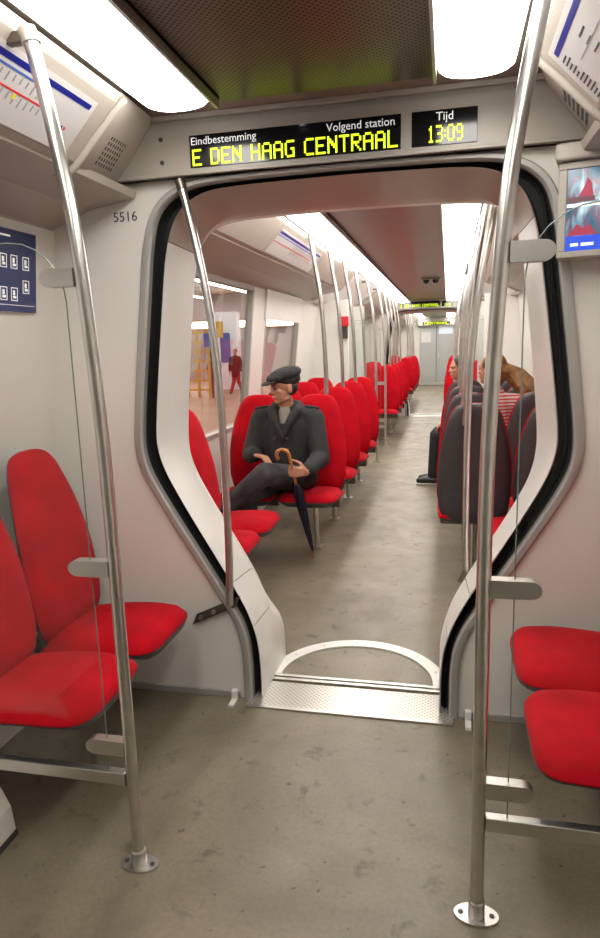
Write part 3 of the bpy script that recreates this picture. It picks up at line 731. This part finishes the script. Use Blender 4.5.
# partition walls around the far doors
for s, nm in ((-1, 'left'), (1, 'right')):
    for y, w in ((8.12, 'before'), (9.72, 'after')):
        tag(obj('door_partition', bx(*sorted((s*.80, s*1.27)), y-.02, y+.02, 0, 2.02, bev=.004), 'white'), 'white partition %s the far %s doors' % (w, nm), 'partition')
# end wall with door
struct(obj('wall_front', bx(-1.4, 1.4, YE, YE+.08, 0, 2.4), 'wall'))
r = bpy.data.objects.new('door_1', None); C.objects.link(r); struct(r, 'grey driver cab door at the end of the train'); r.location = (0, YE-.06, 0)
obj('door_leaf', bx(-.55, .55, 0, .05, .02, 2.02, bev=.01), 'door', r); obj('seam', bx(-.008, .008, -.006, .01, .05, 2.0), 'dark', r)
obj('notice', bx(-.50, -.18, -.008, 0, 1.45, 1.80), 'paper', r); obj('notice', bx(.08, .54, -.008, 0, 1.72, 2.0), 'skyblue', r); obj('handle', bx(.06, .09, -.05, 0, .95, 1.1, bev=.008), 'steel', r)
obj('kick_strip', bx(-.55, .55, -.01, 0, .02, .10), 'alu', r)

# ------------------------------------------------------------------ people
def hand(bm, w, fdir, pnorm, curl=(20, 35, 30), side=1, sc=1.0, spread=1.0):
    """w wrist, fdir finger direction, pnorm direction out of the palm, side=+1: thumb on fdir x pnorm side"""
    w = Vector(w); f = Vector(fdir).normalized(); p = Vector(pnorm); p = (p-f*p.dot(f)).normalized(); t = f.cross(p)*side
    for k in (-.026, -.009, .009, .026): capsule(bm, w+t*k*.6*sc, w+f*.082*sc+t*k*sc, .015*sc, .0125*sc, 8)
    for k, L, q in ((.029, .70, 0), (.0098, .78, 0), (-.0098, .73, 0), (-.029, .58, 0)):
        a = w+f*.088*sc+t*k*spread*sc; d = f.copy(); ang = 0
        for c, sl, rr in zip(curl, (.052, .033, .026), (.0092, .0085, .0078)):
            ang += math.radians(c); d = f*math.cos(ang)+p*math.sin(ang); b = a+d*sl*L/.78*sc; capsule(bm, a, b, rr*sc, rr*.93*sc, 8); a = b
    a = w+f*.022*sc+t*.026*sc; d = (f*.6+t*.75+p*.35).normalized()
    for sl, rr in ((.042, .0125), (.032, .0105), (.026, .009)):
        b = a+d*sl*sc; capsule(bm, a, b, rr*sc, rr*.92*sc, 8); a = b; d = (d+p*.45+f*.35-t*.2).normalized()
def head_geo(bm, c, yaw_, tilt=0, sc=1.0):
    R = Matrix.Rotation(yaw_, 3, 'Z') @ Matrix.Rotation(tilt, 3, 'X'); c = Vector(c)     # local: face toward -Y
    P = lambda x, y, z: c + R @ (Vector((x, y, z))*sc)
    ell(bm, P(0, .012, .028), Vector((.076, .094, .092))*sc, R)       # cranium
    ell(bm, P(0, -.022, -.035), Vector((.060, .064, .078))*sc, R)     # face
    ell(bm, P(0, -.050, -.094), Vector((.030, .026, .022))*sc, R)     # chin
    capsule(bm, P(-.045, .005, -.075), P(-.012, -.058, -.095), .017*sc, .015*sc); capsule(bm, P(.045, .005, -.075), P(.012, -.058, -.095), .017*sc, .015*sc)
    capsule(bm, P(0, -.082, .008), P(0, -.102, -.028), .008*sc, .012*sc, 10)   # nose
    for s in (-1, 1): ell(bm, P(s*.010, -.092, -.032), Vector((.009, .010, .008))*sc, R)
    capsule(bm, P(-.036, -.076, .018), P(.036, -.076, .018), .011*sc, .011*sc, 10)   # brow
    for s in (-1, 1): ell(bm, P(s*.040, -.060, -.022), Vector((.020, .018, .016))*sc, R)      # cheekbones
    capsule(bm, P(-.016, -.078, -.062), P(.016, -.078, -.062), .009*sc, .009*sc, 8)
    for s in (-1, 1):
        ell(bm, P(s*.078, .012, -.012), Vector((.010, .020, .033))*sc, R); 
    return P, R
def face_bits(root, P, R, sc=1.0):
    for s in (-1, 1):
        bm = B(); ell(bm, P(s*.029, -.0785, -.002), Vector((.011, .007, .006))*sc, R); obj('eye', bm, 'eye', root, smooth=True)
        bm = B(); capsule(bm, P(s*.014, -.086, .017), P(s*.044, -.079, .019), .0045*sc, .003*sc, 6); obj('eyebrow', bm, 'hairdark', root, smooth=True)
    bm = B(); capsule(bm, P(-.021, -.082, -.0625), P(.021, -.082, -.0625), .0055*sc, .0055*sc, 8); obj('mouth', bm, 'lips', root, smooth=True)

# ---- the man in the cap
MX, MY = -.735, 4.50
man = thing('person', 'man in a black flat cap and charcoal coat sitting with crossed legs, holding an umbrella', 'person', (MX, MY, 0))
def Wd_(x, y, z): return Vector((x-MX, y-MY, z))
# joints in world coordinates
J = dict(hip=(-.735, 4.585, .55), belly=(-.735, 4.575, .72), chest=(-.735, 4.58, .91), neck=(-.735, 4.575, 1.065), head=(-.74, 4.53, 1.21),
         shR=(-.925, 4.59, .975), elR=(-.985, 4.49, .735), wrR=(-.915, 4.345, .755), shL=(-.545, 4.59, .975), elL=(-.475, 4.46, .715), wrL=(-.53, 4.22, .67),
         hipR=(-.83, 4.56, .53), knR=(-.90, 4.12, .525), anR=(-1.0, 4.30, .10), hipL=(-.645, 4.56, .54), knL=(-.785, 4.12, .665), anL=(-1.04, 4.05, .45))
J = {k: Wd_(*v) for k, v in J.items()}
UT, UB = Wd_(-.617, 4.12, .795), Wd_(-.522, 4.395, .004)
ud = (UB-UT).normalized()
hold = UT + ud*((UT.z-.675)/(-ud.z))
HF, HP = Vector((-.76, -.52, .05)).normalized(), Vector((-.52, .76, .0)).normalized()
J['wrL'] = hold - HF*.088 - HP*.024
fyaw = math.radians(-52)
bm = B()
chain(bm, [J['hip'], J['belly'], J['chest']], [.09, .09, .10]); chain(bm, [J['chest'], J['neck'], J['head']+Vector((0, .01, -.06))], [.07, .056, .054])
for a in 'RL':
    chain(bm, [J['chest'], J['sh'+a], J['el'+a], J['wr'+a]], [.07, .055, .036, .027]); chain(bm, [J['hip'], J['hip'+a], J['kn'+a], J['an'+a]], [.08, .07, .05, .035])
P, R = head_geo(bm, J['head'], fyaw, math.radians(4))
hand(bm, J['wrR'], (.80, -.35, -.12), (.1, -.2, -1), (38, 50, 35), 1)           # resting on the knee
# holding hand: palm beside the shaft, fingers wrap around it
hand(bm, J['wrL'], HF, HP, (62, 72, 45), -1)
skin('body', bm, 'skin', man, .0055, 3)
face_bits(man, P, R)
bm = B()
chain(bm, [J['hip']+Vector((0, -.01, .0)), J['belly'], J['chest']+Vector((0, .0, -.02))], [.165, .162, .155])
for s in (-1, 1):
    chain(bm, [J['hip']+Vector((s*.07, 0, .02)), J['belly']+Vector((s*.075, .005, 0)), J['chest']+Vector((s*.085, .01, .0))], [.13, .125, .12])
chain(bm, [J['shR'], J['chest']+Vector((0, .02, .10)), J['shL']], [.078, .10, .078])
for a in 'RL': chain(bm, [J['sh'+a], J['el'+a], J['wr'+a].lerp(J['el'+a], .12)], [.086, .070, .052])
# coat skirt over the lap
chain(bm, [J['hipL']+Vector((.02, 0, .02)), Wd_(-.62, 4.38, .585)], [.115, .085]); chain(bm, [J['hipR']+Vector((0, 0, .02)), Wd_(-.85, 4.42, .58)], [.11, .09])
skin('coat', bm, 'coat', man, .009, 6)
bm = B()   # collar and lapels
for s in (-1, 1):
    chain(bm, [Wd_(-.735+s*.02, 4.655, 1.085), Wd_(-.735+s*.085, 4.60, 1.075), Wd_(-.735+s*.09, 4.50, 1.045), Wd_(-.735+s*.055, 4.44, .975), Wd_(-.735-s*.0+.01, 4.405, .86)], [.03, .033, .034, .03, .014])
skin('collar', bm, 'coat', man, .008, 4)
bm = B(); chain(bm, [J['neck']+Vector((0, .005, -.01)), J['neck']+Vector((0, -.05, -.045)), J['neck']+Vector((0, -.10, -.10))], [.058, .05, .032]); skin('shirt_collar', bm, 'scarf', man, .008, 3)
for z, x in ((.86, -.70), (.78, -.70), (.86, -.79)):
    yb = 4.402; obj('button', cyl(B(), Wd_(x, yb, z), Wd_(x, yb+.02, z), .011, 10), 'dark', man)
for s, nm in ((-1, 'R'), (1, 'L')):
    q = J['sh'+nm]; bm = B(); capsule(bm, q+Vector((-s*.045, -.01, .088)), q+Vector((s*.035, -.01, .078)), .016, .014, 10); obj('epaulette', bm, 'coat', man, smooth=True)
bm = B()
chain(bm, [J['hip'], J['hipR'], J['knR'], J['anR']+Vector((0, 0, .04))], [.12, .10, .072, .055]); chain(bm, [J['hip'], J['hipL'], J['knL'], J['anL']], [.12, .105, .078, .056])
skin('trousers', bm, 'denim', man, .009, 6)
for a, d in (('R', Vector((-.15, -1, 0))), ('L', Vector((-.75, -.55, -.35)))):
    d = d.normalized(); p = J['an'+a]; upv = Vector((0, 0, 1)) if a == 'R' else Vector((-.4, -.2, .9))
    heel = p - upv*.055 - d*.03; bm = B(); chain(bm, [p, heel], [.042, .038]); chain(bm, [heel, heel+d*.12, heel+d*.20], [.038, .042, .030]); skin('shoe', bm, 'shoe', man, .007, 3)
# flat cap
bm = B(); Rh = R
ell(bm, P(0, .020, .088), Vector((.106, .125, .052)), R @ Matrix.Rotation(math.radians(10), 3, 'X')); ell(bm, P(0, .026, .052), Vector((.092, .106, .056)), R)
ell(bm, P(0, -.052, .072), Vector((.090, .070, .034)), R @ Matrix.Rotation(math.radians(14), 3, 'X'))
cap = skin('cap', bm, 'tweed', man, .007, 4)
bm = B(); ell(bm, P(0, -.105, .044), Vector((.076, .058, .0105)), R @ Matrix.Rotation(math.radians(16), 3, 'X')); obj('peak', bm, 'tweed', cap, smooth=True)
bm = B(); ell(bm, P(0, .040, -.005), Vector((.0775, .066, .060)), R); obj('hair', bm, 'hairdark', man, smooth=True)

# ---- umbrella
um = thing('umbrella', 'furled navy umbrella with curved honey wood handle held by the man', 'umbrella', tuple(UB + Vector((MX, MY, 0))))
O = UB
def rel(v): return v - O
side = Vector((-1, .05, -.1)); side = (side-ud*side.dot(ud)).normalized()
crook = [UT + side*(.042-.042*math.cos(a)) - ud*.042*math.sin(a) for a in [math.pi*i/12*1.12 for i in range(13)]]
obj('handle', tube(B(), [rel(UT+ud*.22), rel(UT+ud*.1)] + [rel(p) for p in crook] + [rel(crook[-1]+ud*.012)], [.0105]*2+[.0115]*13+[.010], 12), 'wood', um, smooth=True)
L = (UB-UT).length
bm = B(); n = 14; rings = []
for i in range(15):
    t = i/14; p = UT + ud*(.235+(L-.235-.06)*t); rr = .034*(1-t)**.75+.008 if i > 0 else .018
    if i == 1: rr = .036
    a = Vector((0, 1, 0)); a = (a-ud*a.dot(ud)).normalized(); b = ud.cross(a)
    rings.append([bm.verts.new(rel(p)+(a*math.cos(2*math.pi*j/16+t*2)+b*math.sin(2*math.pi*j/16+t*2))*rr*(1 if j % 2 else .78)) for j in range(16)])
for u, v in zip(rings, rings[1:]):
    for j in range(16): bm.faces.new((u[j], u[(j+1) % 16], v[(j+1) % 16], v[j]))
bm.faces.new(rings[0][::-1]); bm.faces.new(rings[-1]); obj('furled_canopy', bm, 'navycloth', um, smooth=True)
obj('strap', tube(B(), [rel(UT+ud*.40), rel(UT+ud*.425)], .0335, 14), 'navycloth', um, smooth=True)
obj('tip', tube(B(), [rel(UB-ud*.065), rel(UB-ud*.012), rel(UB)], [.0075, .006, .004], 10), 'wood', um, smooth=True)

# ---- woman with long hair, right side
wx, wy = .70, 4.34
wo = thing('person', 'person with long brown hair and striped top sitting on the right past the gangway', 'person', (wx, wy, 0))
j = lambda x, y, z: Vector((x-wx, y-wy, z))
bm = B(); hc = j(.665, 4.42, 1.275)
chain(bm, [j(.70, 4.34, .57), j(.70, 4.34, .78), j(.70, 4.345, .97), j(.685, 4.37, 1.12), hc], [.10, .095, .09, .055, .05])
P, R = head_geo(bm, hc, math.radians(-127), math.radians(-4), .98)
for s in (-1, 1):
    chain(bm, [j(.70, 4.345, 1.02), j(.70+s*.16, 4.345, 1.01), j(.70+s*.2, 4.42, .77), j(.70+s*.10, 4.62, .70)], [.06, .05, .036, .026])
    chain(bm, [j(.70, 4.36, .55), j(.70+s*.09, 4.38, .55), j(.70+s*.09, 4.76, .55), j(.70+s*.09, 4.76, .10)], [.09, .075, .05, .034])
    hand(bm, j(.70+s*.10, 4.62, .70), (-s*.3, 1, -.1), (0, 0, -1), (25, 35, 25), -s, .9)
skin('body', bm, 'skin', wo, .008, 3); face_bits(wo, P, R, .98)
bm = B(); chain(bm, [j(.70, 4.34, .60), j(.70, 4.34, .80), j(.70, 4.345, 1.0), j(.69, 4.355, 1.09)], [.15, .135, .13, .08])
for s in (-1, 1): chain(bm, [j(.70, 4.345, 1.02), j(.70+s*.155, 4.345, 1.02), j(.70+s*.21, 4.42, .77), j(.70+s*.11, 4.60, .705)], [.09, .08, .055, .042])
skin('striped_top', bm, 'stripe', wo, .011, 4)
bm = B()
for s in (-1, 1): chain(bm, [j(.70, 4.36, .55), j(.70+s*.09, 4.38, .56), j(.70+s*.09, 4.76, .555), j(.70+s*.09, 4.76, .12)], [.12, .10, .07, .05])
skin('trousers', bm, 'trouser', wo, .011, 4)
for s in (-1, 1):
    bm = B(); chain(bm, [j(.70+s*.09, 4.75, .045), j(.70+s*.09, 4.84, .04), j(.70+s*.09, 4.92, .032)], [.042, .04, .03]); skin('shoe', bm, 'shoe', wo, .009, 2)
bm = B(); ell(bm, P(0, .028, .045), (.090, .095, .085), R); ell(bm, P(0, .07, -.02), (.088, .055, .10), R)
for q in range(11):   # long strands draped to the side over the seat back
    a = q/10; s0 = P(-.07+.14*a, .07-.03*abs(a-.5), .03)
    e = j(.97+.08*math.sin(q*2.1), 4.30+.14*a, 1.11-.02*a); m1 = s0.lerp(e, .45)+Vector((0, 0, .035))
    chain(bm, [s0, m1, e, e+Vector((.05, .0, -.10))], [.034, .036, .028, .012])
skin('long_hair', bm, 'hairbrown', wo, .008, 2); wo.location = (.74, 5.10, 0)

# ---- passenger with a leg in the aisle
px_, py_ = .58, 6.95
pa = thing('person', 'passenger in black trousers on the right, one foot out in the aisle', 'person', (px_, py_, 0))
j = lambda x, y, z: Vector((x-px_, y-py_, z))
bm = B(); hc = j(.50, 7.02, 1.215)
chain(bm, [j(.62, 7.0, .55), j(.60, 7.0, .8), j(.57, 7.0, .97), j(.53, 7.01, 1.08), hc], [.10, .10, .09, .055, .05]); P, R = head_geo(bm, hc, math.radians(-70), 0, .98)
kn = {-1: j(.30, 7.12, .53), 1: j(.285, 6.96, .53)}; an = {-1: j(.27, 7.14, .11), 1: j(.255, 6.97, .11)}
for s in (-1, 1):
    chain(bm, [j(.58, 7.0, .97), j(.58, 7.0-s*.17, .97), j(.55, 7.0-s*.22, .72), j(.42, 7.0-s*.12, .66)], [.06, .05, .036, .026]); chain(bm, [j(.62, 7.0, .52), j(.60, 7.0-s*.09, .53), kn[s], an[s]], [.09, .075, .05, .034])
    hand(bm, j(.42, 7.0-s*.12, .66), (-1, s*.2, -.2), (0, 0, -1), (25, 35, 25), s, .95)
skin('body', bm, 'skin', pa, .008, 3); face_bits(pa, P, R, .98)
bm = B(); chain(bm, [j(.62, 7.0, .56), j(.60, 7.0, .8), j(.57, 7.0, .98), j(.555, 7.0, 1.03)], [.16, .15, .14, .09])
for s in (-1, 1): chain(bm, [j(.58, 7.0, .97), j(.58, 7.0-s*.17, .97), j(.55, 7.0-s*.22, .72), j(.45, 7.0-s*.13, .67)], [.09, .08, .06, .045])
skin('white_top', bm, 'scarf', pa, .011, 4)
bm = B()
for s in (-1, 1): chain(bm, [j(.62, 7.0, .53), j(.60, 7.0-s*.09, .545), kn[s], an[s]], [.12, .10, .072, .060])
skin('trousers', bm, 'trouser', pa, .010, 4)
for s in (-1, 1):
    a = an[s]; bm = B(); chain(bm, [a+Vector((.02, 0, -.06)), a+Vector((-.07, 0, -.062)), a+Vector((-.15, 0, -.072))], [.045, .042, .032]); sh = skin('shoe', bm, 'shoe', pa, .008, 2)
    obj('sole', bx(a.x-.18, a.x+.06, a.y-.04, a.y+.04, .001, .016, bev=.005), 'sole', sh)
bm = B(); ell(bm, P(0, .025, .045), (.088, .095, .085), R); ell(bm, P(0, .06, -.01), (.082, .06, .08), R); skin('hair', bm, 'hairdark', pa, .008, 2)

# ------------------------------------------------------------------ station outside
struct(obj('floor', bx(-30, -1.75, -6, 46, -.42, -.38), 'plat'), 'brown platform floor outside')
struct(obj('ceiling', bx(-30, -1.75, -6, 46, 4.4, 4.5), 'statbrown'))
struct(obj('wall_left', bx(-30, -29.8, -6, 46, -.4, 4.5), 'statwall')); struct(obj('wall_front', bx(-30, -1.75, 36, 36.2, -.4, 4.5), 'statwall'))
struct(obj('wall_right', bx(2.9, 3.0, -6, 30, -1.0, 4.5), 'statbrown'))
struct(obj('floor', bx(1.5, 3.0, -6, 30, -1.05, -1.0), 'statbrown'))
for i, x in enumerate((-4.2, -6.6, -9.4, -12.6, -16.2)):
    r = thing('station_lamp', 'station ceiling tube lamp outside the windows, %s from the train' % ORD[i], 'lamp', (x, 17, 4.15), 'station ceiling lamps')
    obj('tray', bx(-.14, .14, -20, 18, .02, .1), 'statbrown', r); obj('tube_light', bx(-.09, .09, -19.9, 17.9, -.03, .02), 'lamp_st', r)
    for q in range(-18, 19, 6): obj('hanger', bx(-.02, .02, q-.02, q+.02, .1, .25), 'dark', r)
for i, (y, h) in enumerate(((35.9, .9),)):
    pass
r = thing('lit_fascia', 'long bright light band on the station back wall seen through windows', 'light', (-16, 35.9, 2.75)); obj('band', bx(-13, 13, -.1, 0, -.16, .16), 'lamp_st', r); obj('frame', bx(-13.1, 13.1, -.06, .06, -.26, .26), 'statbrown', r)
def bystander(x, y, label, h=1.0, cloth='coat', leg='redcloth', st=.1):
    r = thing('person', label, 'person', (x, y, -.38)); bm = B()
    chain(bm, [(0, 0, .95), (0, 0, 1.2), (0, .0, 1.42), (0, 0, 1.55)], [.11, .11, .10, .05]); head_geo(bm, (0, -.01, 1.66), math.radians(10))
    for s in (-1, 1):
        chain(bm, [(s*.17, 0, 1.42), (s*.24, .02, 1.12), (s*.25, -.05, .86)], [.05, .04, .03]); hand(bm, (s*.25, -.05, .86), (0, -.1, -1), (-s, 0, 0), (15, 20, 15), s)
        chain(bm, [(s*.09, 0, .93), (s*.10, -.02*s, .50), (s*(.10+st*.3), st*s, .08)], [.08, .055, .04])
    skin('body', bm, 'skin', r, .012, 2)
    bm = B(); chain(bm, [(0, 0, .82), (0, 0, 1.15), (0, 0, 1.40)], [.19, .17, .16])
    for s in (-1, 1): chain(bm, [(s*.16, 0, 1.42), (s*.25, .02, 1.12), (s*.25, -.04, .92)], [.09, .07, .05])
    skin('jacket', bm, cloth, r, .016, 3)
    bm = B()
    for s in (-1, 1): chain(bm, [(s*.09, 0, .93), (s*.10, -.02*s, .50), (s*(.10+st*.3), st*s, .10)], [.11, .085, .065])
    skin('trousers', bm, leg, r, .016, 3)
    for s in (-1, 1):
        bm = B(); chain(bm, [(s*(.10+st*.3), st*s, .05), (s*(.10+st*.3), st*s-.16, .04)], [.05, .04]); skin('shoe', bm, 'shoe', r, .014, 2)
    bm = B(); ell(bm, (0, .03, 1.71), (.09, .10, .09)); obj('hair', bm, 'hairdark', r, smooth=True); return r
bystander(-8.75, 25.2, 'dark-jacketed person in red trousers standing outside the window, nearer the bulkhead'); bystander(-8.1, 26.0, 'walking person in dark jacket and red trousers outside, right of the window', st=.2)
r = thing('yellow_ladder', 'yellow ladder-like timber frame on the platform outside the left window', 'ladder', (-8.95, 24.0, -.38))
for x in (-.45, .0, .45): obj('rail', bx(x-.05, x+.05, -.05, .05, 0, 2.6), 'yellowwood', r)
for i in range(7): obj('rung', bx(-.5, .5, -.04, .04, .25+.36*i, .33+.36*i), 'yellowwood', r)
r = thing('station_sign', 'small blue sign board on a post beside the yellow ladder outside', 'sign', (-8.25, 23.6, -.38)); obj('post', bx(-.03, .03, -.03, .03, 0, 1.9), 'dark', r); obj('board', bx(-.25, .25, -.04, .04, 1.9, 2.4), 'bluecloth', r)
r = thing('poster_pillar', 'tall pale poster pillar with a blue figure on the platform outside', 'pillar', (-9.3, 28.6, -.38)); obj('column', bx(-.55, .55, -.3, .3, 0, 3.4), 'skyblue', r); obj('poster_shape', bx(-.2, .25, -.33, -.3, 1.2, 2.5), 'bluecloth', r); obj('poster_shape', bx(-.45, -.05, -.34, -.3, 2.3, 3.0), 'yellowwood', r)
